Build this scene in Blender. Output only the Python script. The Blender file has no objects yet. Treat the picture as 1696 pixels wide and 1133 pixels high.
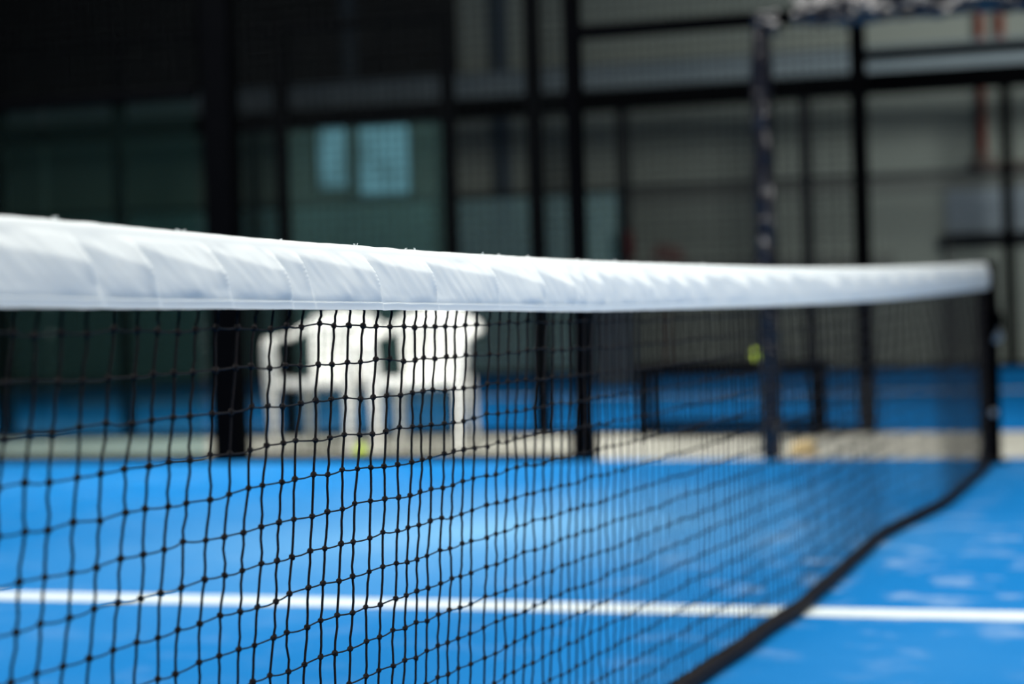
import bpy, math, random
from mathutils import Vector, Matrix, noise
random.seed(7)
sc = bpy.context.scene
COL = sc.collection

# ---------------------------------------------------------------- camera
F_PX, W_PX = 3450.0, 1696.0
CAM = Vector((-5.299, -1.071, 0.82))
yaw, pitch, roll = math.radians(19.1), math.radians(-1.146), 0.0305
fw = Vector((math.cos(yaw)*math.cos(pitch), math.sin(yaw)*math.cos(pitch), math.sin(pitch)))
r0 = Vector((math.sin(yaw), -math.cos(yaw), 0)); u0 = r0.cross(fw)
RX = math.cos(roll)*r0 - math.sin(roll)*u0
UY = math.sin(roll)*r0 + math.cos(roll)*u0
cd = bpy.data.cameras.new('camera'); cam = bpy.data.objects.new('camera', cd); COL.objects.link(cam)
cd.sensor_fit = 'HORIZONTAL'; cd.sensor_width = 36.0; cd.lens = F_PX*36.0/W_PX
cd.clip_start = 0.05; cd.clip_end = 200
cam.matrix_world = Matrix(((RX.x, UY.x, -fw.x, CAM.x), (RX.y, UY.y, -fw.y, CAM.y), (RX.z, UY.z, -fw.z, CAM.z), (0, 0, 0, 1)))
cd.dof.use_dof = True; cd.dof.focus_distance = 2.72; cd.dof.aperture_fstop = 2.8; cd.dof.aperture_blades = 0
sc.camera = cam

# ---------------------------------------------------------------- light and exposure
sc.view_settings.view_transform = 'Standard'; sc.view_settings.look = 'None'
sc.view_settings.gamma = 1.0; sc.view_settings.use_curve_mapping = False
sc.view_settings.exposure = 0.0
wd = bpy.data.worlds.new('hall_ambient'); sc.world = wd; wd.use_nodes = True
wd.node_tree.nodes['Background'].inputs[0].default_value = (0.70, 0.80, 0.82, 1)
wd.node_tree.nodes['Background'].inputs[1].default_value = 0.012

def area(name, loc, target, sx, sy, power, color, spread=180):
    l = bpy.data.lights.new(name, 'AREA'); l.shape = 'RECTANGLE'; l.size = sx; l.size_y = sy
    l.energy = power; l.color = color; l.spread = math.radians(spread)
    o = bpy.data.objects.new(name, l); COL.objects.link(o); o.location = loc
    d = Vector(target) - Vector(loc); o.rotation_euler = d.to_track_quat('-Z', 'Y').to_euler()
    return o
area('skylight_over_court', (1.0, 2.0, 6.8), (1.0, 2.0, 0), 6.0, 7.0, 620, (1.0, 1.0, 0.965), 125)
area('fill_by_open_side', (-4.4, -5.2, 6.5), (0.2, 0.4, 0.5), 5.0, 2.5, 345, (1.0, 0.995, 0.965), 84)  # added fill lamp without a visible source, brightens the tape's front
area('fill_on_chairs', (1.5, 4.5, 5.6), (5.9, 3.5, 0.4), 3.0, 3.0, 130, (1.0, 1.0, 0.96), 60)  # unseen lamp added to lift the chair fronts
area('fill_over_strip', (7.6, 4.4, 6.8), (7.6, 4.4, 0), 4.0, 7.0, 225, (1.0, 1.0, 0.96), 90)  # extra lamp put in to brighten the strip and adjacent court
area('fill_on_far_wall', (10.0, -2.4, 4.6), (16.9, 2.2, 1.9), 2.5, 2.5, 150, (0.97, 1.0, 0.96), 82)  # made-up wall lamp, placed so the far wall darkens leftwards

# ---------------------------------------------------------------- materials
def mat(name, col, rough=0.6, metal=0.0, spec=0.5, col2=None, nscale=8.0, nmix=0.5, bump=0.0, bscale=60.0, lo=0.42, hi=0.62, stretch=None):
    m = bpy.data.materials.new(name); m.use_nodes = True
    nt = m.node_tree; N = nt.nodes; L = nt.links
    b = N['Principled BSDF']
    b.inputs['Roughness'].default_value = rough; b.inputs['Metallic'].default_value = metal
    b.inputs['Specular IOR Level'].default_value = spec
    tc = N.new('ShaderNodeTexCoord'); mp = N.new('ShaderNodeMapping')
    L.new(tc.outputs['Object'], mp.inputs[0])
    if stretch: mp.inputs['Scale'].default_value = stretch
    tex = N.new('ShaderNodeTexNoise'); tex.inputs['Scale'].default_value = nscale; tex.inputs['Detail'].default_value = 6
    L.new(mp.outputs[0], tex.inputs[0])
    ramp = N.new('ShaderNodeValToRGB'); ramp.color_ramp.elements[0].position = lo; ramp.color_ramp.elements[1].position = hi
    c2 = col2 or tuple(c*0.8 for c in col)
    ramp.color_ramp.elements[0].color = (*col, 1)
    ramp.color_ramp.elements[1].color = (*[a*(1-nmix)+b_*nmix for a, b_ in zip(col, c2)], 1)
    L.new(tex.outputs[0], ramp.inputs[0]); L.new(ramp.outputs[0], b.inputs['Base Color'])
    if bump > 0:
        t2 = N.new('ShaderNodeTexNoise'); t2.inputs['Scale'].default_value = bscale; t2.inputs['Detail'].default_value = 4
        L.new(mp.outputs[0], t2.inputs[0])
        bp = N.new('ShaderNodeBump'); bp.inputs['Strength'].default_value = bump; bp.inputs['Distance'].default_value = 0.01
        L.new(t2.outputs[0], bp.inputs['Height']); L.new(bp.outputs[0], b.inputs['Normal'])
    return m

M = {}
def make_turf():
    # short blue turf with drifts and streaks of pale sand lying in it
    m = bpy.data.materials.new('blue_turf'); m.use_nodes = True
    nt = m.node_tree; N = nt.nodes; L = nt.links; b = N['Principled BSDF']
    b.inputs['Roughness'].default_value = 0.8; b.inputs['Specular IOR Level'].default_value = 0.1
    tc = N.new('ShaderNodeTexCoord')
    def math_(op, a, b_, clamp=False):
        n = N.new('ShaderNodeMath'); n.operation = op; n.use_clamp = clamp
        for k, v in enumerate((a, b_)):
            if isinstance(v, (int, float)): n.inputs[k].default_value = v
            else: L.new(v, n.inputs[k])
        return n.outputs[0]
    def nz(scale, detail, off):
        mp = N.new('ShaderNodeMapping'); mp.inputs['Location'].default_value = off
        L.new(tc.outputs['Object'], mp.inputs[0])
        t = N.new('ShaderNodeTexNoise'); t.inputs['Scale'].default_value = scale; t.inputs['Detail'].default_value = detail
        L.new(mp.outputs[0], t.inputs[0]); return t.outputs[0]
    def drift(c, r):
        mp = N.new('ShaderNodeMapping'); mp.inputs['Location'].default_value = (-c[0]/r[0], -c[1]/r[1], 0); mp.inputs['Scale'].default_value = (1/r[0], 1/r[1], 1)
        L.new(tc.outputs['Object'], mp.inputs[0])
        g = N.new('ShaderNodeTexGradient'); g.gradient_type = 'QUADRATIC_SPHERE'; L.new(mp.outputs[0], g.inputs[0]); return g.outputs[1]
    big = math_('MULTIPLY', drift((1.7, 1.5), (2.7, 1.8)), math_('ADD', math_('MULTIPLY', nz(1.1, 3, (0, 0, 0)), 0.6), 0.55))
    spots = math_('MULTIPLY', math_('SUBTRACT', nz(5.5, 4, (3.3, 1.7, 0)), 0.53, True), 3.6, True)
    near = math_('ADD', math_('MULTIPLY', drift((0.9, -0.2), (2.2, 1.3)), 1.9), 0.14, True)
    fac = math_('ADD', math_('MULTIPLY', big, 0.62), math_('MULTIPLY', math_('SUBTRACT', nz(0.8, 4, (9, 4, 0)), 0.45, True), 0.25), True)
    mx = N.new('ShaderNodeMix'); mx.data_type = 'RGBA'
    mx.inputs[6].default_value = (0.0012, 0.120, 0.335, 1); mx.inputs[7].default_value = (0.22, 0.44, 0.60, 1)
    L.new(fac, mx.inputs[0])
    my = N.new('ShaderNodeMix'); my.data_type = 'RGBA'
    L.new(math_('MULTIPLY', math_('MULTIPLY', spots, near), 0.62, True), my.inputs[0]); L.new(mx.outputs[2], my.inputs[6])
    my.inputs[7].default_value = (0.40, 0.48, 0.55, 1); L.new(my.outputs[2], b.inputs['Base Color'])
    t2 = nz(220, 3, (0, 0, 0)); bp = N.new('ShaderNodeBump'); bp.inputs['Strength'].default_value = 0.5; bp.inputs['Distance'].default_value = 0.01
    L.new(t2, bp.inputs['Height']); L.new(bp.outputs[0], b.inputs['Normal'])
    return m
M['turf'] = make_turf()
M['turf_far'] = mat('blue_turf_adjacent', (0.001, 0.110, 0.32), 0.85, 0, 0.05, (0.01, 0.14, 0.36), 1.5, 0.35, 0.5, 200)
M['concrete'] = mat('pale_concrete', (0.37, 0.365, 0.315), 0.85, 0, 0.2, (0.28, 0.275, 0.245), 3.0, 0.7, 0.2, 40)
M['line'] = mat('white_line_turf', (0.47, 0.52, 0.53), 0.8, 0, 0.1, (0.42, 0.47, 0.48), 14, 0.5, 0.4, 200)
M['cord'] = mat('black_net_cord', (0.004, 0.004, 0.005), 0.5, 0, 0.12, (0.014, 0.010, 0.010), 300, 0.8, 0.5, 900)
M['black'] = mat('black_painted_steel', (0.0003, 0.0004, 0.0007), 0.6, 0, 0.01, (0.0006, 0.0007, 0.001), 20, 0.6, 0.05, 60)
M['steel'] = mat('worn_bare_steel', (0.42, 0.44, 0.45), 0.35, 0.9, 0.5, (0.25, 0.26, 0.27), 30, 0.6)
M['greysteel'] = mat('dark_grey_steel', (0.010, 0.011, 0.013), 0.6, 0, 0.05, (0.014, 0.015, 0.017), 10, 0.5)
M['wire'] = mat('dark_fence_wire', (0.002, 0.0025, 0.003), 0.6, 0.0, 0.02, (0.006, 0.007, 0.007), 40, 0.5)
M['plastic'] = mat('white_moulded_plastic', (0.80, 0.80, 0.76), 0.42, 0, 0.5, (0.72, 0.72, 0.68), 5, 0.5, 0.04, 80)
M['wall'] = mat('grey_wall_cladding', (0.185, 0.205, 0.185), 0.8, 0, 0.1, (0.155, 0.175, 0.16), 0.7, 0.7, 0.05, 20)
M['wall_shade'] = mat('painted_wall_shade', (0.018, 0.0185, 0.0185), 0.9, 0, 0.0, (0.011, 0.011, 0.011), 1.0, 0.6)  # near-black colour stands in for the unlit upper-left wall
M['ceiling'] = mat('dark_roof_lining', (0.03, 0.03, 0.032), 0.9, 0, 0.2, (0.02, 0.02, 0.02), 2, 0.5)
M['girder'] = mat('blue_grey_girder', (0.15, 0.185, 0.21), 0.6, 0.0, 0.2, (0.125, 0.16, 0.185), 2, 0.6)
M['col'] = mat('blue_black_column', (0.04, 0.055, 0.07), 0.6, 0.0, 0.3, (0.03, 0.045, 0.06), 3, 0.6)
M['girt'] = mat('grey_girt', (0.125, 0.135, 0.125), 0.8, 0, 0.1, (0.105, 0.115, 0.11), 3, 0.6)
M['redpipe'] = mat('red_brown_pipe', (0.16, 0.020, 0.006), 0.6, 0, 0.1, (0.11, 0.015, 0.006), 8, 0.6)
M['red'] = mat('dark_red_paint', (0.045, 0.003, 0.004), 0.5, 0, 0.15, (0.03, 0.003, 0.004), 12, 0.6)
M['redbrown'] = mat('red_brown_bristle', (0.085, 0.050, 0.044), 0.8, 0, 0.2, (0.07, 0.035, 0.032), 30, 0.7)
M['brown'] = mat('brown_valve_iron', (0.085, 0.065, 0.055), 0.7, 0.1, 0.3, (0.05, 0.04, 0.035), 12, 0.6)
M['board'] = mat('pale_blue_board', (0.18, 0.215, 0.245), 0.6, 0, 0.3, (0.155, 0.19, 0.22), 2, 0.6)
M['bin'] = mat('charcoal_bin_plastic', (0.045, 0.055, 0.062), 0.5, 0, 0.4, (0.035, 0.042, 0.05), 6, 0.6)
M['ball'] = mat('yellow_green_felt', (0.55, 0.72, 0.07), 0.9, 0, 0.1, (0.45, 0.62, 0.05), 60, 0.6, 0.5, 300)
M['ballseam'] = mat('pale_ball_seam', (0.75, 0.78, 0.65), 0.7, 0, 0.2)
M['kraft'] = mat('tan_kraft_paper', (0.62, 0.47, 0.24), 0.85, 0, 0.2, (0.50, 0.37, 0.18), 14, 0.7, 0.5, 30)

def make_wrap():
    m = mat('crumpled_black_plastic_film', (0.003, 0.003, 0.006), 0.20, 0, 0.7, (0.006, 0.006, 0.009), 12, 0.6, 0.9, 26)
    return m
M['wrap'] = make_wrap()

def make_cloth():
    m = bpy.data.materials.new('white_vinyl_tape'); m.use_nodes = True
    nt = m.node_tree; N = nt.nodes; L = nt.links; b = N['Principled BSDF']
    b.inputs['Base Color'].default_value = (0.85, 0.885, 0.885, 1); b.inputs['Roughness'].default_value = 0.5
    b.inputs['Specular IOR Level'].default_value = 0.35
    tc = N.new('ShaderNodeTexCoord'); mp = N.new('ShaderNodeMapping'); mp.inputs['Scale'].default_value = (1, 1, 1)
    L.new(tc.outputs['Object'], mp.inputs[0])
    wv = N.new('ShaderNodeTexNoise'); wv.inputs['Scale'].default_value = 900
    L.new(mp.outputs[0], wv.inputs[0])
    bp = N.new('ShaderNodeBump'); bp.inputs['Strength'].default_value = 0.12; bp.inputs['Distance'].default_value = 0.002
    L.new(wv.outputs[0], bp.inputs['Height']); L.new(bp.outputs[0], b.inputs['Normal'])
    tr = N.new('ShaderNodeBsdfTranslucent'); tr.inputs[0].default_value = (0.84, 0.90, 0.91, 1)
    mx = N.new('ShaderNodeMixShader'); mx.inputs[0].default_value = 0.28
    L.new(b.outputs[0], mx.inputs[1]); L.new(tr.outputs[0], mx.inputs[2])
    L.new(mx.outputs[0], N['Material Output'].inputs[0])
    return m
M['tape'] = make_cloth()

def make_glass(name, tint, veil, amount):  # diffuse coat stands in for the pale veil of reflected light
    m = bpy.data.materials.new(name); m.use_nodes = True
    nt = m.node_tree; N = nt.nodes; L = nt.links; N.remove(N['Principled BSDF'])
    t = N.new('ShaderNodeBsdfTransparent'); t.inputs[0].default_value = (*tint, 1)
    g = N.new('ShaderNodeBsdfGlossy'); g.inputs['Roughness'].default_value = 0.03
    d = N.new('ShaderNodeBsdfDiffuse')
    tc = N.new('ShaderNodeTexCoord'); nz = N.new('ShaderNodeTexNoise'); nz.inputs['Scale'].default_value = 1.6
    L.new(tc.outputs['Object'], nz.inputs[0])
    rp = N.new('ShaderNodeValToRGB'); rp.color_ramp.elements[0].color = (*veil, 1)
    rp.color_ramp.elements[1].color = (*[c*0.65 for c in veil], 1)
    L.new(nz.outputs[0], rp.inputs[0]); L.new(rp.outputs[0], d.inputs[0])
    fr = N.new('ShaderNodeFresnel'); fr.inputs[0].default_value = 1.5
    m1 = N.new('ShaderNodeMixShader'); m1.inputs[0].default_value = amount
    m2 = N.new('ShaderNodeMixShader')
    L.new(t.outputs[0], m1.inputs[1]); L.new(d.outputs[0], m1.inputs[2])
    L.new(fr.outputs[0], m2.inputs[0]); L.new(m1.outputs[0], m2.inputs[1]); L.new(g.outputs[0], m2.inputs[2])
    L.new(m2.outputs[0], N['Material Output'].inputs[0])
    return m
M['glass'] = make_glass('veiled_green_glass', (0.76, 0.90, 0.88), (0.16, 0.30, 0.28), 0.075)
M['glass_faint_veil'] = make_glass('faint_veil_glass', (0.80, 0.90, 0.88), (0.08, 0.18, 0.17), 0.012)  # weaker painted reflection, for the panes that look darker
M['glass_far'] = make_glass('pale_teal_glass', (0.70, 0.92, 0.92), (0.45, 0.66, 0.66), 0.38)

def make_emit(name, col, s):
    m = bpy.data.materials.new(name); m.use_nodes = True
    nt = m.node_tree; N = nt.nodes; L = nt.links; N.remove(N['Principled BSDF'])
    e = N.new('ShaderNodeEmission'); e.inputs[1].default_value = s
    tc = N.new('ShaderNodeTexCoord'); nz = N.new('ShaderNodeTexNoise'); nz.inputs['Scale'].default_value = 2.5
    L.new(tc.outputs['Object'], nz.inputs[0])
    rp = N.new('ShaderNodeValToRGB'); rp.color_ramp.elements[0].color = (*[c*0.6 for c in col], 1); rp.color_ramp.elements[1].color = (*col, 1)
    rp.color_ramp.elements[0].position = 0.35; rp.color_ramp.elements[1].position = 0.65
    L.new(nz.outputs[0], rp.inputs[0]); L.new(rp.outputs[0], e.inputs[0]); L.new(e.outputs[0], N['Material Output'].inputs[0])
    return m
M['reflection_glow'] = make_emit('reflection_glow_pane', (0.27, 0.50, 0.66), 0.60)  # glow imitates bright windows mirrored in the fence glass

# ---------------------------------------------------------------- mesh helpers
class MB:
    def __init__(s): s.v = []; s.f = []
    def box(s, x0, x1, y0, y1, z0, z1):
        b = len(s.v)
        s.v += [(x, y, z) for x in (x0, x1) for y in (y0, y1) for z in (z0, z1)]
        s.f += [tuple(b+i for i in q) for q in ((0,1,3,2), (4,6,7,5), (0,4,5,1), (2,3,7,6), (0,2,6,4), (1,5,7,3))]
        return s
    def tube(s, pts, r, n=6, cap=True):
        pts = [Vector(p) for p in pts]; b = len(s.v); k = len(pts)
        rs = r if isinstance(r, (list, tuple)) else [r]*k
        up = None
        for i, p in enumerate(pts):
            d = (pts[min(i+1, k-1)] - pts[max(i-1, 0)]).normalized()
            if up is None:
                a = Vector((0, 0, 1)) if abs(d.z) < 0.9 else Vector((1, 0, 0))
                up = d.cross(a).normalized()
            e1 = (up - d*up.dot(d)).normalized(); e2 = d.cross(e1); up = e1
            for j in range(n):
                t = 2*math.pi*j/n
                q = p + (e1*math.cos(t) + e2*math.sin(t))*rs[i]
                s.v.append((q.x, q.y, q.z))
        for i in range(k-1):
            for j in range(n):
                s.f.append((b+i*n+j, b+i*n+(j+1) % n, b+(i+1)*n+(j+1) % n, b+(i+1)*n+j))
        if cap:
            s.f.append(tuple(b+j for j in reversed(range(n)))); s.f.append(tuple(b+(k-1)*n+j for j in range(n)))
        return s
    def sphere(s, c, r, nu=8, nv=5, sq=(1, 1, 1), rot=0.0):
        b = len(s.v); cr, sr = math.cos(rot), math.sin(rot)
        def put(x, y, z):
            x, y, z = x*sq[0]*r, y*sq[1]*r, z*sq[2]*r
            x, z = x*cr - z*sr, x*sr + z*cr
            s.v.append((c[0]+x, c[1]+y, c[2]+z))
        put(0, 0, 1)
        for i in range(1, nv):
            a = math.pi*i/nv
            for j in range(nu):
                t = 2*math.pi*j/nu; put(math.sin(a)*math.cos(t), math.sin(a)*math.sin(t), math.cos(a))
        put(0, 0, -1); e = len(s.v)-1
        for j in range(nu):
            s.f.append((b, b+1+j, b+1+(j+1) % nu)); l = b+1+(nv-2)*nu
            s.f.append((e, l+(j+1) % nu, l+j))
            for i in range(nv-2):
                a0 = b+1+i*nu
                s.f.append((a0+j, a0+nu+j, a0+nu+(j+1) % nu, a0+(j+1) % nu))
        return s
    def lathe(s, c, axis, prof, n=24):
        # prof: list of (radius, offset along axis)
        ax = Vector(axis).normalized(); a = Vector((0, 0, 1)) if abs(ax.z) < 0.9 else Vector((1, 0, 0))
        e1 = ax.cross(a).normalized(); e2 = ax.cross(e1); c = Vector(c); b = len(s.v)
        for r, h in prof:
            for j in range(n):
                t = 2*math.pi*j/n; q = c + ax*h + (e1*math.cos(t)+e2*math.sin(t))*r; s.v.append(tuple(q))
        for i in range(len(prof)-1):
            for j in range(n):
                s.f.append((b+i*n+j, b+i*n+(j+1) % n, b+(i+1)*n+(j+1) % n, b+(i+1)*n+j))
        s.f.append(tuple(b+j for j in reversed(range(n)))); s.f.append(tuple(b+(len(prof)-1)*n+j for j in range(n)))
        return s
    def loft(s, secs):
        # secs: list of (centre, half vector a, half vector b): rectangular sections with softened corners
        b = len(s.v); prof = [(1, .6), (.6, 1), (-.6, 1), (-1, .6), (-1, -.6), (-.6, -1), (.6, -1), (1, -.6)]; n = 8
        for c, a, d in secs:
            c, a, d = Vector(c), Vector(a), Vector(d)
            for p, q in prof: s.v.append(tuple(c + a*p + d*q))
        for i in range(len(secs)-1):
            for j in range(n):
                s.f.append((b+i*n+j, b+i*n+(j+1) % n, b+(i+1)*n+(j+1) % n, b+(i+1)*n+j))
        s.f.append(tuple(b+j for j in reversed(range(n)))); s.f.append(tuple(b+(len(secs)-1)*n+j for j in range(n)))
        return s
    def sheet(s, grid, thick):
        # grid[i][j] of points -> closed sheet of the given thickness (offset along averaged normals)
        R, K = len(grid), len(grid[0]); b = len(s.v)
        P = [[Vector(p) for p in row] for row in grid]; Nn = []
        for i in range(R):
            for j in range(K):
                dx = P[min(i+1, R-1)][j]-P[max(i-1, 0)][j]; dy = P[i][min(j+1, K-1)]-P[i][max(j-1, 0)]
                Nn.append(dx.cross(dy).normalized())
        for sgn in (0.5, -0.5):
            for i in range(R):
                for j in range(K):
                    q = P[i][j] + Nn[i*K+j]*thick*sgn; s.v.append(tuple(q))
        o = R*K
        for i in range(R-1):
            for j in range(K-1):
                a = b+i*K+j; s.f.append((a, a+K, a+K+1, a+1)); s.f.append((o+a, o+a+1, o+a+K+1, o+a+K))
        ring = [(0, j) for j in range(K)] + [(i, K-1) for i in range(1, R)] + [(R-1, j) for j in range(K-2, -1, -1)] + [(i, 0) for i in range(R-2, 0, -1)]
        for q in range(len(ring)):
            (i0, j0), (i1, j1) = ring[q], ring[(q+1) % len(ring)]
            a, c = b+i0*K+j0, b+i1*K+j1; s.f.append((a, c, o+c, o+a))
        return s
    def build(s, name, m, parent=None, smooth=True, bevel=0.0):
        me = bpy.data.meshes.new(name); me.from_pydata([tuple(v) for v in s.v], [], s.f); me.update()
        me.materials.append(m)
        if smooth:
            me.polygons.foreach_set('use_smooth', [True]*len(me.polygons)); me.set_sharp_from_angle(angle=math.radians(38))
        o = bpy.data.objects.new(name, me); COL.objects.link(o)
        if parent: o.parent = parent
        if bevel > 0:
            bv = o.modifiers.new('bevel', 'BEVEL'); bv.width = bevel; bv.segments = 2; bv.limit_method = 'ANGLE'
        return o

def tag(o, label=None, cat=None, group=None, kind=None):
    if label: o['label'] = label
    if cat: o['category'] = cat
    if group: o['group'] = group
    if kind: o['kind'] = kind
    return o
def thing(name, label, cat, loc=(0, 0, 0), rz=0.0, group=None):
    o = bpy.data.objects.new(name, None); COL.objects.link(o); o.location = loc; o.rotation_euler = (0, 0, rz)
    o.empty_display_size = 0.2
    return tag(o, label, cat, group)
def struct(o): return tag(o, kind='structure')
def lerp_tab(tab, t):
    if t <= tab[0][0]: return tab[0][1]
    for (a, va), (b, vb) in zip(tab, tab[1:]):
        if t <= b:
            k = (t-a)/(b-a); return va+(vb-va)*k
    return tab[-1][1]
def smooth_tab(tab, t):
    if t <= tab[0][0]: return tab[0][1]
    n = len(tab)
    for i in range(n-1):
        a, va = tab[i]; b, vb = tab[i+1]
        if t <= b:
            def sl(k):
                lo, hi = max(k-1, 0), min(k+1, n-1); return (tab[hi][1]-tab[lo][1])/(tab[hi][0]-tab[lo][0])
            h = b-a; x = (t-a)/h; m0, m1 = sl(i)*h, sl(i+1)*h
            return (2*x**3-3*x*x+1)*va+(x**3-2*x*x+x)*m0+(-2*x**3+3*x*x)*vb+(x**3-x*x)*m1
    return tab[-1][1]
def sstep(a, b, x):
    x = min(1, max(0, (x-a)/(b-a))); return x*x*(3-2*x)

# ---------------------------------------------------------------- setting
struct(MB().box(-14, 19, -16, 18, -0.20, -0.012).build('floor', M['concrete'], smooth=False))
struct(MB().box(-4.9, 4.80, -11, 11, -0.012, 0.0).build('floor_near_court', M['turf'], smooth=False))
struct(MB().box(6.80, 16.1, -11, 14, -0.012, 0.0).build('floor_adjacent_court', M['turf_far'], smooth=False))
struct(MB().box(16.9, 17.15, -16, 18, -0.012, 7.0).build('wall_back', M['wall'], smooth=False))
struct(MB().box(-14, 17.15, -16, 18, 7.0, 7.15).build('ceiling', M['ceiling'], smooth=False))
tag(MB().box(-0.115, 0.03, -6.4, 6.4, 0.0, 0.002).build('court_line', M['line'], smooth=False),
    'white centre line on the blue court, running under the net', 'court line')
tag(MB().box(11.30, 11.44, -6.0, 9.0, 0.0, 0.002).build('court_line', M['line'], smooth=False),
    'blurred white line on the farther blue court beyond the bench', 'court line')
# wall columns, girts and girder on the far wall
for k, (y, w) in enumerate(((8.47, 0.17), (6.63, 0.17))):
    struct(MB().box(16.83, 16.9, y-w/2, y+w/2, 0, 7.0).build('trim_%d' % (k+1), M['col'], smooth=False))
struct(MB().box(16.86, 16.9, 0.2, 5.6, 1.84, 1.98).build('trim_3', M['girt'], smooth=False))
struct(MB().box(16.86, 16.9, 2.3, 5.6, 1.05, 1.20).build('trim_4', M['girt'], smooth=False))
struct(MB().box(16.84, 16.9, 7.15, 18, 3.04, 7.0).build('wall_upper_shade', M['wall_shade'], smooth=False))  # dark sheet added where the wall only falls into shade
g = thing('steel_girder', 'long blue-grey steel girder running along the far wall', 'girder', (16.62, 4, 3.02))
MB().box(-0.06, 0.06, -8, 10, 0.05, 0.31).build('web', M['girder'], g, smooth=False)
MB().box(-0.12, 0.06, -8, 10, 0.31, 0.33).build('flange', M['girder'], g, smooth=False)
MB().box(-0.12, 0.06, -8, 10, 0.03, 0.05).build('flange', M['girder'], g, smooth=False)
for y in (-2.8, -0.7, 2.63, 4.47):
    MB().box(0.0, 0.06, y-0.05, y+0.05, 0.06, 0.24).build('bracket', M['girder'], g, smooth=False)
# added glowing panels on the far wall, standing in for window reflections
for k, (y0, y1, z0, z1) in enumerate(((8.54, 8.90, 2.18, 3.02), (7.78, 8.42, 2.08, 2.86))):
    fr = MB()
    for a in ((y0-0.05, y0, z0-0.05, z1+0.05), (y1, y1+0.05, z0-0.05, z1+0.05), (y0, y1, z0-0.05, z0), (y0, y1, z1, z1+0.05)):
        fr.box(16.84, 16.9, *a)
    w = struct(fr.build('window_reflection_%d' % (k+1), M['greysteel'], smooth=False))
    MB().box(16.872, 16.888, y0, y1, z0, z1).build('pane', M['reflection_glow'], w, smooth=False)

# ---------------------------------------------------------------- the net
TOP = [(-4.48, 0.922), (-3.636, 0.912), (-3.548, 0.911), (-3.287, 0.905), (-3.046, 0.900), (-2.811, 0.897), (-2.577, 0.893), (-2.188, 0.889), (-1.686, 0.885), (-1.016, 0.883), (-0.073, 0.882), (1.35, 0.889), (2.785, 0.903), (4.47, 0.924)]
BOT = [(-4.48, 0.84), (-3.642, 0.827), (-3.422, 0.823), (-3.148, 0.819), (-2.798, 0.813), (-2.336, 0.805), (-1.878, 0.797), (-1.495, 0.794), (-1.026, 0.791), (-0.086, 0.786), (1.333, 0.784), (2.763, 0.792), (4.47, 0.807)]
ROW = [(-4.48, 0.815), (-3.619, 0.802), (-3.342, 0.7985), (-3.157, 0.7985), (-2.881, 0.7955), (-2.697, 0.790), (-2.364, 0.785), (-2.168, 0.785), (-1.5, 0.774), (0, 0.767), (1.4, 0.765), (2.8, 0.774), (4.48, 0.788)]
HEM = [(-4.48, 0.10), (-3.62, 0.10), (-3.16, 0.078), (-2.17, 0.036), (-1.02, 0.006), (-0.647, -0.005), (-0.422, -0.005), (-0.069, -0.017), (0.233, -0.008), (0.609, 0.002), (1.036, 0.014), (1.509, 0.026), (1.847, 0.007), (2.176, -0.018), (2.579, -0.040), (3.305, -0.032), (4.204, -0.017), (4.48, 0.0)]
def net_y(t, z):
    return smooth_tab(HEM, t)*min(1.0, max(0.0, (0.83-z)/0.81))
COLS = [-3.619, -3.576, -3.532, -3.485, -3.434, -3.387, -3.342, -3.297, -3.254, -3.203, -3.156, -3.108, -3.065, -3.019, -2.978, -2.928, -2.882, -2.837, -2.793, -2.745, -2.699, -2.651, -2.608, -2.571, -2.533, -2.486, -2.447, -2.406, -2.363, -2.303, -2.258, -2.213, -2.169]
while COLS[0] > -4.42: COLS.insert(0, COLS[0]-0.0458-random.uniform(-.003, .003))
while COLS[-1] < 4.40: COLS.append(COLS[-1]+0.0452+random.uniform(-.004, .004))

net = thing('court_net', 'black knotted court net with wrinkled white top tape, crossing the blue court', 'net')
NR = 17
nodes = []
for t in COLS:
    col = []; z1 = lerp_tab(ROW, t); n1 = random.uniform(-.003, .003)
    dz = (z1-0.022)/16.4
    for i in range(NR):
        z = z1 - dz*i + random.uniform(-.0022, .0022) + 0.003*noise.noise((t*6, i*1.7, 3.1))
        tt = t + random.uniform(-.0028, .0028) + 0.004*noise.noise((t*3, i*0.6, 9.0))
        y = net_y(t, z) + random.uniform(-.0015, .0015)
        col.append(Vector((tt, y, max(z, 0.018))))
    nodes.append(col)
mv, mh, mk = MB(), MB(), MB()
for c, (t, col) in enumerate(zip(COLS, nodes)):
    near = t < -0.6; nside = 6 if near else 4
    zb = lerp_tab(BOT, t)
    path = [Vector((t+random.uniform(-.003, .003), 0.0, zb+0.030)), Vector((t+random.uniform(-.003, .003), 0.0, zb+0.004))]
    chain = [Vector((t+random.uniform(-.002, .002), 0, zb-0.002))] + col
    for a, b in zip(chain, chain[1:]):
        if near:
            s1, s2 = random.uniform(-.0028, .0028), random.uniform(-.0028, .0028)
            for k, sft in ((0.0, 0), (0.14, s1*0.2), (0.32, s1), (0.52, (s1+s2)*.4), (0.7, s2), (0.88, s2*.2)):
                p = a.lerp(b, k); p.x += sft; path.append(p)
        else:
            path.append(a); p = a.lerp(b, .5); p.x += random.uniform(-.002, .002); path.append(p)
    path.append(col[-1]); path.append(Vector((col[-1].x, smooth_tab(HEM, t), 0.012)))
    mv.tube(path, 0.00175, nside)
    for p in col:
        if near:
            mk.sphere((p.x, p.y, p.z), random.uniform(.0038, .0045), 8, 5, (1.1, 1.0, 0.92), random.uniform(-.6, .6))
            mk.sphere((p.x+random.uniform(-.002, .002), p.y-.0012, p.z+random.uniform(-.002, .002)), .0026, 7, 4, (1, 1, 1.2), random.uniform(-1, 1))
        else:
            mk.sphere((p.x, p.y, p.z), .0037, 5, 4)
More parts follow.
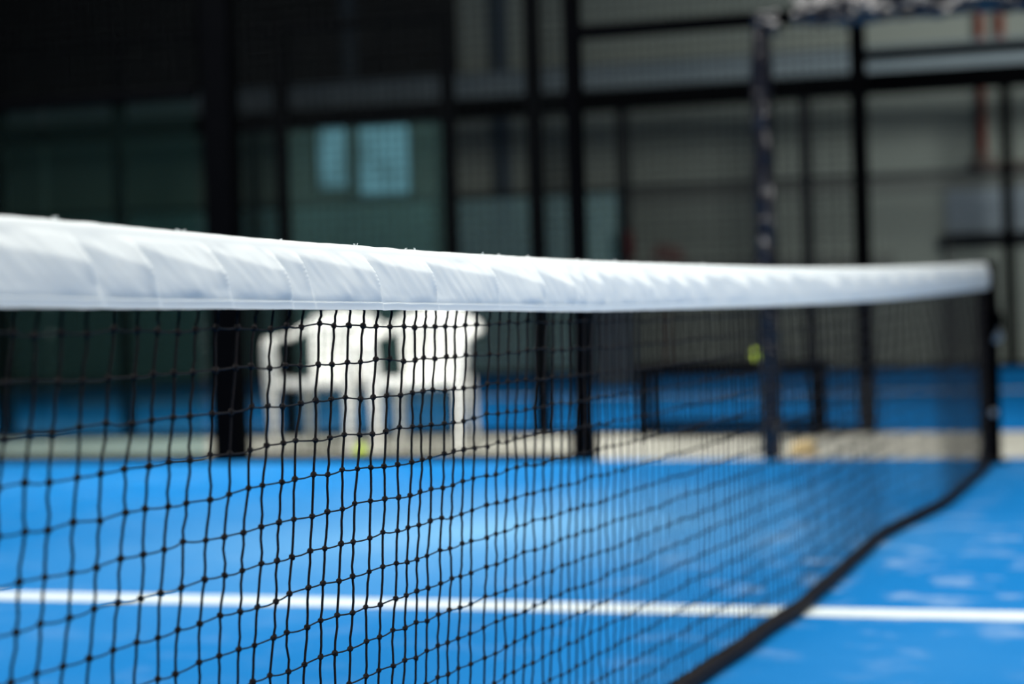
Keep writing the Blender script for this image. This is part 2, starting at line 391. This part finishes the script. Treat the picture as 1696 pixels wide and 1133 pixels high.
for i in range(NR):
    path = []
    for c in range(len(COLS)-1):
        a, b = nodes[c][i], nodes[c+1][i]
        path.append(a)
        if COLS[c] < -0.6:
            sg = random.uniform(-.0022, .0006)
            for k, w in ((.25, .75), (.5, 1), (.75, .75)):
                p = a.lerp(b, k); p.z += sg*w; path.append(p)
    path.append(nodes[-1][i])
    mh.tube(path, [0.00112 if p.x < -1.2 else 0.0016 for p in path], 5)
nm = MB()
for m_ in (mv, mh, mk):
    b = len(nm.v); nm.v += m_.v; nm.f += [tuple(b+i for i in f) for f in m_.f]
nm.build('net_mesh', M['cord'], net)
# bottom cord lying on the court
hp = []; t = -4.46
while t < 4.46:
    hp.append((t, smooth_tab(HEM, t)+0.003*noise.noise((t*4, 0, 0)), 0.0195)); t += 0.04
MB().tube(hp, 0.019, 8).build('bottom_cord', M['cord'], net)

# white top tape: folded over the cable, gathered into creases
RIDGE = [-4.30, -4.12, -3.93, -3.78, -3.545, -3.43, -3.265, -3.105, -3.035, -2.825, -2.62, -2.36, -2.14, -1.98, -1.90, -1.80, -1.71, -1.60, -1.48, -1.33, -1.20, -1.02, -0.85, -0.62, -0.40, -0.1, 0.2, 0.55, 0.9, 1.3, 1.7, 2.1, 2.6, 3.1, 3.7, 4.2, 4.6]
rr = random.Random(3)
RVB = [rr.uniform(0.22, 0.5) for _ in RIDGE]
for k, v_ in ((4, .42), (5, .45), (6, .38), (7, .25), (8, .32), (9, .30), (10, .30), (11, .42)): RVB[k] = v_
def crease(t, v):
    s = t - 0.062*v
    d = 0.0
    for k in range(len(RIDGE)-1):
        a, b = RIDGE[k], RIDGE[k+1]
        if a <= s < b:
            x = (s-a)/(b-a)
            vb = 0.10 + (RVB[k]-0.08)*x**0.8
            # sharp restart just past the ridge
            rise = sstep(0.0, min(0.35, 0.012/(b-a)), x)
            prev = RVB[k-1]+0.02 if k else 0.3
            vb = prev*(1-rise) + vb*rise
            w = 0.025
            m_ = 0.5*(v+vb-math.sqrt((v-vb)**2+w*w))
            d = 0.034*m_
            # narrow crest down the ridge line
            e = min(s-a, 0.05); d += 0.0036*math.exp(-(e/0.005)**2)*sstep(0.03, 0.2, v)*(1-sstep(0.45, 0.8, v))
            e = b-s; d += 0.0028*math.exp(-(e/0.010)**2)*sstep(0.03, 0.2, v)*(1-sstep(0.45, 0.8, v))
            break
    d *= 1-0.22*sstep(0.55, 0.98, v)
    amp = (1-sstep(0.70, 0.9, v))*sstep(0.0, 0.12, v)
    d += amp*(0.0028*noise.noise((s*16, v*1.5, 1.7)) + 0.0010*(0.5-abs(noise.noise((s*34-v*2.0, v*1.6, 5.2)))) + 0.0006*noise.noise((s*60-v*3.5, v*2.4, 7.7)))
    d += 0.0010*noise.noise((t*10, 0.0, 8.8))*sstep(0.6, 1.0, v)
    return d
ts = []; t = -4.44
while t < 4.47:
    ts.append(t); t += 0.0045 if t < -1.0 else (0.012 if t < 1 else 0.03)
VF = [i/44 for i in range(45)]
grid = []
for t in ts:
    zt = smooth_tab(TOP, t); zb = smooth_tab(BOT, t); h = zt-zb
    zt += 0.0008*noise.noise((t*22, 1, 1)); zb += 0.0010*noise.noise((t*9, 4, 1))
    row = []
    for i in range(7, -1, -1):      # back sheet, bottom up
        v = i/7; row.append((t, 0.0075 + 0.002*math.sin(v*3), zb + 0.001 + (h-0.012)*(1-v)))
    for k in range(1, 6):
        a = math.pi*k/6; row.append((t, 0.0085*math.cos(a), zt-0.0085+0.0085*math.sin(a)))
    for v in VF:                    # front sheet, top down
        z = zt - 0.0085 - (h-0.0085)*v
        hem = 0.0012*sstep(0.865, 0.875, v) - 0.0006*math.exp(-((v-0.87)/0.008)**2)
        row.append((t, -0.0085 - crease(t, v) + 0.003*sstep(.75, 1, v) - hem, z))
    grid.append(row)
tm = MB().sheet([[p for p in r] for r in grid], 0.0008)
tape = tm.build('top_tape', M['tape'], net)
tag(tape, 'white wrinkled vinyl tape with stitched hem')
for o_ in (tape,): o_.data.polygons.foreach_set('use_smooth', [True]*len(o_.data.polygons))
# stitching and loose threads on the tape
st = MB(); t = -3.75
while t < -1.2:
    zt, zb = smooth_tab(TOP, t), smooth_tab(BOT, t); z = zt-0.0085-(zt-zb-0.0085)*0.865
    y = -0.0085-crease(t, 0.865)+0.003*sstep(.75, 1, .865)-0.0012
    st.tube([(t, y, z), (t+0.0018, y-0.0006, z), (t+0.0036, y, z)], 0.00032, 4); t += 0.0052
st.build('stitching', M['tape'], tape)
rt = random.Random(12)
for t0 in (-3.545, -3.30, -3.285, -3.035, -2.82, -2.81, -2.645, -2.61, -2.33, -2.26, -2.12, -1.85, -1.62, -1.28, -0.95, -0.55, -0.1, 0.6, 1.0):
    z = smooth_tab(TOP, t0); th = MB()
    for q in range(rt.randint(1, 3)):
        a = rt.uniform(-.004, .004); hh = rt.uniform(.0015, .0042)
        th.tube([(t0+a, 0, z-.001), (t0+a+rt.uniform(-.002, .002), -.001, z+hh*.7), (t0+a+rt.uniform(-.006, .006), -.002, z+hh), (t0+a+rt.uniform(-.008, .008), -.002, z+hh*.4)], 0.0005, 4)
    th.build('loose_thread', M['tape'], tape)
MB().tube([(t, 0, smooth_tab(TOP, t)-0.0085) for t in [-4.48+i*0.16 for i in range(57)]], 0.0035, 6).build('top_cable', M['steel'], net)

# net post with its winch
post = thing('net_post', 'black steel net post at the far right end of the white tape', 'post', (4.53, 0, 0))
MB().box(-0.04, 0.04, -0.044, 0.044, 0.008, 0.925).build('tube', M['black'], post, bevel=0.006)
MB().box(-0.075, 0.075, -0.07, 0.07, 0.0, 0.010).build('base_plate', M['black'], post, bevel=0.003)
MB().box(-0.042, 0.042, -0.046, 0.046, 0.925, 0.935).build('cap', M['black'], post, bevel=0.003)
wn = MB().lathe((-0.055, 0.030, 0.690), (0, -1, 0), [(0.078, 0), (0.086, 0.006), (0.086, 0.018), (0.055, 0.024), (0.055, 0.060), (0.086, 0.066), (0.086, 0.080), (0.03, 0.088)], 32).build('winch_drum', M['black'], post)
MB().tube([(-0.055, -0.056, 0.690), (-0.055, -0.066, 0.690), (-0.055, -0.066, 0.610)], 0.008, 8).build('crank_arm', M['black'], wn)
MB().loft([((-0.055, -0.050, 0.625), (0.012, 0, 0), (0, 0.008, 0)), ((-0.055, -0.052, 0.585), (0.014, 0, 0), (0, 0.020, 0)), ((-0.055, -0.040, 0.560), (0.012, 0, 0), (0, 0.014, 0))]).build('crank_grip', M['steel'], wn)
MB().lathe((-0.041, -0.02, 0.235), (-1, 0, 0), [(0.016, 0), (0.016, 0.012), (0.008, 0.014)], 12).build('eye_bolt', M['steel'], post)

# ---------------------------------------------------------------- fences
def wire_panel(parent, x, y0, y1, z0, z1, pitch=0.05, r=0.0022):
    m = MB(); n = int((y1-y0)/pitch)
    for i in range(n+1):
        y = y0+i*(y1-y0)/n; m.box(x-r, x+r, y-r, y+r, z0, z1)
    k = int((z1-z0)/pitch)
    for i in range(k+1):
        z = z0+i*(z1-z0)/k; m.box(x-r*2.6, x-r*0.6, y0, y1, z-r, z+r)
    return m.build('wire_mesh', M['wire'], parent, smooth=False)
def bar(parent, name, x, y0, y1, z0, z1, d=0.05, m='black', bevel=0.004):
    return MB().box(x-d/2, x+d/2, y0, y1, z0, z1).build(name, M[m], parent, bevel=bevel)
def pane(parent, x, y0, y1, z0, z1, m='glass'):
    return MB().box(x-0.005, x+0.005, y0, y1, z0, z1).build('glass_pane', M[m], parent, smooth=False)
def crumple(parent, name, c0, c1, hw, amp, seed):
    # crumpled plastic film wound round a square tube from c0 to c1
    c0, c1 = Vector(c0), Vector(c1); ax = (c1-c0); Ln = ax.length; ax.normalize()
    a = Vector((0, 0, 1)) if abs(ax.z) < 0.9 else Vector((1, 0, 0)); e1 = ax.cross(a).normalized(); e2 = ax.cross(e1)
    m = MB(); n = 20; k = max(8, int(Ln/0.022))
    for i in range(k+1):
        h = Ln*i/k
        for j in range(n):
            t = 2*math.pi*j/n; ct, st_ = math.cos(t), math.sin(t)
            q = 1.0/max(abs(ct), abs(st_)); q = min(q, 1.22)
            r = hw*q + amp*(noise.noise((ct*1.6+seed, st_*1.6, h*9)) + 0.6*noise.noise((ct*3+seed, st_*3, h*24+j*.02))) + amp*0.9
            r += amp*1.1*abs(noise.noise((h*13+t*1.5, seed, 2.0)))
            m.v.append(tuple(c0 + ax*h + (e1*ct+e2*st_)*r))
    for i in range(k):
        for j in range(n): m.f.append((i*n+j, i*n+(j+1) % n, (i+1)*n+(j+1) % n, (i+1)*n+j))
    m.f.append(tuple(reversed(range(n)))); m.f.append(tuple(k*n+j for j in range(n)))
    o = m.build(name, M['wrap'], parent, smooth=True); o.data.set_sharp_from_angle(angle=math.radians(20)); return o

XF = 4.74
f1 = thing('court_fence', 'black side fence on the near edge of the pale strip, with a plastic-wrapped gate post', 'fence', (0, 0, 0))
bar(f1, 'post', XF, 3.93, 4.07, 0, 2.85, 0.12)
bar(f1, 'post', XF, 4.072, 4.11, 0, 2.85, 0.06)
bar(f1, 'post', XF, -1.28, -1.2, 0, 2.85, 0.08)
pb = bar(f1, 'post', XF, 1.995, 2.075, 0, 2.85, 0.08)
MB().box(XF-0.055, XF+0.055, 1.98, 2.09, 0, 0.145).build('base_sleeve', M['black'], pb, bevel=0.005)
pd = bar(f1, 'post', XF, 1.045, 1.105, 0, 2.13, 0.06)
crumple(pd, 'plastic_wrap', (XF, 1.075, 0.02), (XF, 1.075, 2.12), 0.034, 0.012, 4.0)
ln = bar(f1, 'gate_lintel', XF, -1.2, 2.0, 2.12, 2.185, 0.06)
crumple(ln, 'plastic_wrap', (XF, 0.90, 2.17), (XF, -0.6, 2.17), 0.042, 0.022, 11.0)
crumple(ln, 'plastic_wrap', (XF, 1.10, 2.135), (XF, 0.98, 2.135), 0.036, 0.014, 21.0)
bar(f1, 'top_rail', XF, 1.995, 7.0, 2.80, 2.86, 0.06)
bar(f1, 'bottom_rail', XF, 2.0, 7.0, 0.0, 0.035, 0.05)
wire_panel(f1, XF, 2.08, 3.93, 0.04, 2.80)
wire_panel(f1, XF, 4.16, 7.0, 2.02, 2.80)
bar(f1, 'mid_rail', XF, 4.16, 7.0, 1.955, 2.015, 0.05)
pane(f1, XF, 4.165, 5.10, 0.04, 1.95, 'glass_faint_veil'); pane(f1, XF, 5.115, 7.0, 0.04, 1.95, 'glass_faint_veil')

X2 = 6.80
f2 = thing('court_fence', 'black fence of posts, wire and green glass behind the white chairs and the bench', 'fence', (0, 0, 0))
for y, w, h in ((6.72, 0.11, 2.75), (5.80, 0.07, 2.75), (4.62, 0.085, 2.62), (3.49, 0.075, 2.62), (2.93, 0.09, 3.0)):
    bar(f2, 'post', X2, y-w/2, y+w/2, 0, h, 0.08)
bar(f2, 'post', X2, -1.58, -1.5, 0, 2.85, 0.08)
pf = bar(f2, 'post', X2, 0.905, 0.99, 0, 2.45, 0.08)
MB().box(X2-0.05, X2+0.05, 0.90, 0.995, 0, 0.30).build('base_sleeve', M['greysteel'], pf, bevel=0.004)
bar(f2, 'gate_lintel', X2, -1.5, 0.9, 2.14, 2.195, 0.06)
bar(f2, 'top_rail', X2, 3.53, 8.5, 2.565, 2.62, 0.06)
bar(f2, 'mid_rail', X2, 3.53, 8.5, 1.955, 2.0, 0.05)
bar(f2, 'bottom_rail', X2, 0.99, 8.5, 0.0, 0.03, 0.05)
wire_panel(f2, X2, 0.99, 2.885, 0.03, 2.98)
wire_panel(f2, X2, 3.53, 8.5, 2.0, 2.565)
for a, b in ((3.53, 4.575), (4.665, 5.76), (5.84, 6.66), (6.78, 8.5)): pane(f2, X2, a, b, 0.03, 1.95, 'glass' if a < 4.6 else 'glass_faint_veil')

X3 = 15.95
f3 = thing('court_fence', 'dark grey fence farthest away, in front of the grey wall', 'fence', (0, 0, 0))
for y in (9.30, 7.06, 4.98, 3.03, 1.02, -0.95):
    bar(f3, 'post', X3, y-0.055, y+0.055, 0, 2.9, 0.08, 'greysteel' if y not in (1.02,) else 'black')
bar(f3, 'top_beam', X3, -2.5, 13, 2.79, 3.02, 0.12)
bar(f3, 'mid_rail', X3, -2.5, 13, 1.93, 1.985, 0.05, 'greysteel')
bar(f3, 'bottom_rail', X3, -2.5, 13, 0.0, 0.05, 0.06)
wire_panel(f3, X3, -2.5, 4.93, 0.05, 2.84, 0.06, 0.002)
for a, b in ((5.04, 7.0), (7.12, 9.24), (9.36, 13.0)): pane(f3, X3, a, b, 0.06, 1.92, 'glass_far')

# ---------------------------------------------------------------- monobloc chairs
def make_chair(label):
    r = thing('plastic_armchair', label, 'chair', group='white plastic chairs on the pale strip')
    P = M['plastic']
    # local frame: +x is the front, y to the side, seat front edge near x=0.22
    g = []
    for i in range(15):
        x = 0.235-0.46*i/14; row = []
        for j in range(15):
            v = -1+2*j/14; hw = 0.235-0.03*(i/14)
            z = 0.425-0.030*(i/14) - 0.018*(1-v*v)*math.sin(math.pi*min(1, i/12)) - (0.030*(1-i/1.8) if i < 1.8 else 0)
            row.append((x, v*hw, z))
        g.append(row)
    m = MB().sheet(g, 0.007); m.loft([((0.232, -0.20, 0.388), (0.006, 0, 0), (0, 0, 0.026)), ((0.236, 0, 0.384), (0.006, 0, 0), (0, 0, 0.03)), ((0.232, 0.20, 0.388), (0.006, 0, 0), (0, 0, 0.026))])
    for s in (-1, 1): m.loft([((0.20, s*0.226, 0.392), (0, 0.005, 0), (0, 0, 0.024)), ((-0.2, s*0.205, 0.372), (0, 0.005, 0), (0, 0, 0.024))])
    m.build('seat', P, r)
    m = MB()
    def bp(u, w):   # u across -1..1, w up 0..1
        hw = 0.178+0.042*w; top = 0.36+0.045*(1-u*u)
        z = 0.395+w*top; x = -0.215-0.125*w-0.0 + 0.035*(u*u)*(0.4+w)
        return (x, u*hw, z)
    for u0, u1, w0, w1 in ((-1, 1, .80, 1.0), (-1, 1, .0, .18)): m.sheet([[bp(u0+(u1-u0)*j/16, w0+(w1-w0)*i/5) for j in range(17)] for i in range(6)], 0.008)
    for k in range(7):
        uc = -0.89+k*0.297; hw_ = 0.105
        m.sheet([[bp(uc-hw_+2*hw_*j/3, 0.17+0.64*i/6) for j in range(4)] for i in range(7)], 0.008)
    m.build('backrest', P, r)
    for s in (-1, 1):
        a = MB()
        a.loft([((0.235, s*0.262, 0.60), (0.022, 0, 0.010), (0, 0.030, 0)), ((0.19, s*0.272, 0.637), (0.012, 0, 0.016), (0, 0.034, 0)), ((0.08, s*0.278, 0.650), (0, 0, 0.012), (0, 0.036, 0)),
                ((-0.08, s*0.276, 0.652), (0, 0, 0.012), (0, 0.034, 0)), ((-0.20, s*0.266, 0.672), (-.005, 0, 0.014), (0, 0.028, 0)), ((-0.285, s*0.245, 0.70), (-.010, 0, 0.024), (0, 0.018, 0))])
        a.build('armrest', P, r)
        l = MB()
        l.loft([((0.262, s*0.232, 0.0), (0.014, 0, 0), (0, 0.017, 0)), ((0.256, s*0.238, 0.20), (0.022, 0, 0), (0, 0.024, 0)), ((0.246, s*0.245, 0.40), (0.034, 0, 0), (0, 0.036, 0)), ((0.236, s*0.258, 0.53), (0.030, 0, 0), (0, 0.034, 0)), ((0.230, s*0.264, 0.615), (0.026, 0, 0), (0, 0.032, 0))])
        l.build('front_leg', P, r)
        l = MB()
        l.loft([((-0.275, s*0.222, 0.0), (0.018, 0, 0), (0, 0.020, 0)), ((-0.25, s*0.215, 0.2), (0.024, 0, 0), (0, 0.026, 0)), ((-0.215, s*0.205, 0.40), (0.030, 0, 0), (0, 0.026, 0))])
        l.build('rear_leg', P, r)
    return r
def copy_tree(o, parent=None):
    c = o.copy(); COL.objects.link(c)
    if parent: c.parent = parent
    for ch in list(o.children): copy_tree(ch, c)
    return c
chA = make_chair('white plastic armchair on the left of the pair, with a tennis ball at its foot')
chB = copy_tree(chA)
chB['label'] = 'white plastic armchair on the right of the pair, nearer the bench'
for ch, (x, y), a in ((chA, (5.88, 3.955), -2), (chB, (5.78, 3.29), -9)):
    ch.location = (x, y, -0.012); ch.rotation_euler = (0, 0, math.pi-math.radians(a))

# ---------------------------------------------------------------- bench
bn = thing('bench', 'low black bench with a tennis ball on top, behind the net', 'bench', (6.60, 1.70, -0.012))
for k in range(4):
    x = -0.135+k*0.09; MB().box(x-0.038, x+0.038, -0.54, 0.54, 0.405, 0.435).build('seat_slat', M['black'], bn, bevel=0.004)
for s in (-1, 1):
    for q in (-0.13, 0.13):
        MB().box(q-0.02, q+0.02, s*0.51-0.022, s*0.51+0.022, 0, 0.405).build('leg', M['black'], bn, bevel=0.003)
    MB().box(-0.11, 0.11, s*0.51-0.015, s*0.51+0.015, 0.36, 0.40).build('end_rail', M['black'], bn)
for q in (-0.13, 0.13): MB().box(q-0.015, q+0.015, -0.488, 0.488, 0.365, 0.40).build('apron', M['black'], bn)
MB().box(-0.15, 0.15, -0.488, 0.488, 0.075, 0.10).build('lower_shelf', M['black'], bn)

def tennis_ball(loc, label):
    o = MB().sphere((0, 0, 0), 0.033, 24, 16).build('tennis_ball', M['ball']); o.location = loc
    pts = []
    for i in range(61):
        t = 2*math.pi*i/60; a = 0.44; p = Vector((math.cos(t)*(1-a)+a*math.cos(3*t)*.6, math.sin(t)*(1-a)-a*math.sin(3*t)*.6, 2*math.sqrt(a*(1-a))*.75*math.sin(2*t))).normalized()*0.0330
        pts.append(tuple(p))
    MB().tube(pts, 0.0012, 5, False).build('seam', M['ballseam'], o)
    o.rotation_euler = (0.6, 0.3, 1.1)
    return tag(o, label, 'ball', 'tennis balls')
tennis_ball((6.58, 1.545, -0.012+0.435+0.0345), 'yellow tennis ball resting on top of the black bench')
tennis_ball((5.22, 3.47, 0.021), 'yellow tennis ball on the ground by a white chair leg')

# crumpled paper bag by the gate post
pbm = MB()
for i in range(9):
    h = i/8
    for j in range(18):
        t = 2*math.pi*j/18; q = 1/max(abs(math.cos(t)), abs(math.sin(t))); q = min(q, 1.25)
        k = 0.9+0.25*noise.noise((math.cos(t)*2, math.sin(t)*2, h*3)) - 0.25*h*h
        pbm.v.append((math.cos(t)*0.045*q*k, math.sin(t)*0.068*q*k, 0.078*h+0.01*h*noise.noise((t, h, 2))))
for i in range(8):
    for j in range(18): pbm.f.append((i*18+j, i*18+(j+1) % 18, (i+1)*18+(j+1) % 18, (i+1)*18+j))
pbm.f.append(tuple(reversed(range(18)))); pbm.f.append(tuple(8*18+j for j in range(18)))
o = pbm.build('paper_bag', M['kraft']); o.location = (5.08, 0.985, -0.012)
tag(o, 'small crumpled tan paper bag on the ground beside the wrapped gate post', 'bag')

# ---------------------------------------------------------------- things at the far side
b = thing('waste_bin', 'tall charcoal bin standing on the farther court, behind the net', 'bin', (13.1, 4.31, 0))
MB().loft([((0, 0, 0.02), (0.17, 0, 0), (0, 0.165, 0)), ((0, 0, 0.12), (0.18, 0, 0), (0, 0.175, 0)), ((0, 0, 0.80), (0.20, 0, 0), (0, 0.195, 0))]).build('body', M['bin'], b)
MB().loft([((0, 0, 0.80), (0.21, 0, 0), (0, 0.205, 0)), ((0, 0, 0.83), (0.21, 0, 0), (0, 0.205, 0)), ((0, 0, 0.88), (0.15, 0, 0), (0, 0.15, 0))]).build('lid', M['black'], b)
for s in (-1, 1): MB().lathe((0.15, s*0.15, 0.04), (0, 1, 0), [(0.04, -0.02), (0.04, 0.02)], 14).build('wheel', M['black'], b)

e = thing('fire_extinguisher', 'dark red fire extinguisher hung on a far fence post', 'fire extinguisher', (15.835, 4.92, 1.22))
MB().lathe((0, 0, 0), (0, 0, 1), [(0.05, 0), (0.06, 0.015), (0.06, 0.24), (0.045, 0.275), (0.02, 0.29), (0.02, 0.31)], 16).build('cylinder', M['red'], e)
MB().loft([((0, 0, 0.305), (0.02, 0, 0), (0, 0.02, 0)), ((-0.02, 0, 0.345), (0.05, 0, 0), (0, 0.015, 0))]).build('valve_handle', M['black'], e)
MB().tube([(0, 0.02, 0.31), (0, 0.08, 0.30), (0, 0.085, 0.20), (0, 0.075, 0.08)], 0.009, 6).build('hose', M['black'], e)
MB().box(0.045, 0.055, -0.03, 0.03, 0.10, 0.24).build('bracket', M['black'], e)

br = thing('court_broom', 'red-brown headed broom leaning upside down on the far fence', 'broom', (15.60, 4.47, 0))
MB().tube([(0, 0, 0.0), (0.27, 0.03, 1.20)], 0.016, 8).build('handle', M['red'], br)
hd = MB().loft([((0.275, -0.16, 1.17), (0.03, 0, 0), (0, 0, 0.03)), ((0.275, 0.20, 1.24), (0.03, 0, 0), (0, 0, 0.03))]).build('head', M['redbrown'], br)
MB().loft([((0.275, 0.02, 1.225), (0.028, 0, 0), (0, 0.16, 0.03)), ((0.285, 0.03, 1.34), (0.022, 0, 0), (0, 0.13, 0.025))]).build('bristles', M['redbrown'], br)

p = thing('standpipe', 'long red-brown pipe on the far wall, left of two, ending in a valve', 'pipe', (16.8, 1.34, 0), group='red pipes on the far wall')
MB().tube([(0, 0, 2.18), (0, 0, 6.98)], 0.036, 12).build('pipe', M['redpipe'], p)
v = MB().loft([((0, 0, 2.0), (0.05, 0, 0), (0, 0.09, 0)), ((0, 0, 2.10), (0.07, 0, 0), (0, 0.12, 0)), ((0, 0, 2.19), (0.05, 0, 0), (0, 0.07, 0))]).build('valve', M['brown'], p)
MB().tube([(0, -0.8, 2.05), (0, 0.1, 2.05)], 0.045, 10).build('branch_pipe', M['brown'], p)
p2 = thing('standpipe', 'shorter red-brown pipe on the far wall, right of two', 'pipe', (16.8, 1.135, 0), group='red pipes on the far wall')
MB().tube([(0, 0, 3.34), (0, 0, 6.98)], 0.036, 12).build('pipe', M['redpipe'], p2)

nb = thing('wall_board', 'pale blue-grey board with a dark ledge on the far wall at right', 'board', (16.9, 1.0, 1.3))
MB().box(-0.04, 0, -1.0, 0.74, 0.08, 0.53).build('panel', M['board'], nb, bevel=0.004)
MB().box(-0.16, 0, -1.0, 0.78, -0.03, 0.075).build('ledge', M['greysteel'], nb, bevel=0.004)
d = struct(MB().box(16.85, 16.9, -0.2, 1.66, 0, 1.22).build('door_1', M['wall'], smooth=False))
fr = MB(); fr.box(16.83, 16.9, 1.66, 1.75, 0, 1.26); fr.box(16.83, 16.9, -0.29, -0.2, 0, 1.26)
fr.build('door_frame', M['girt'], d, smooth=False)
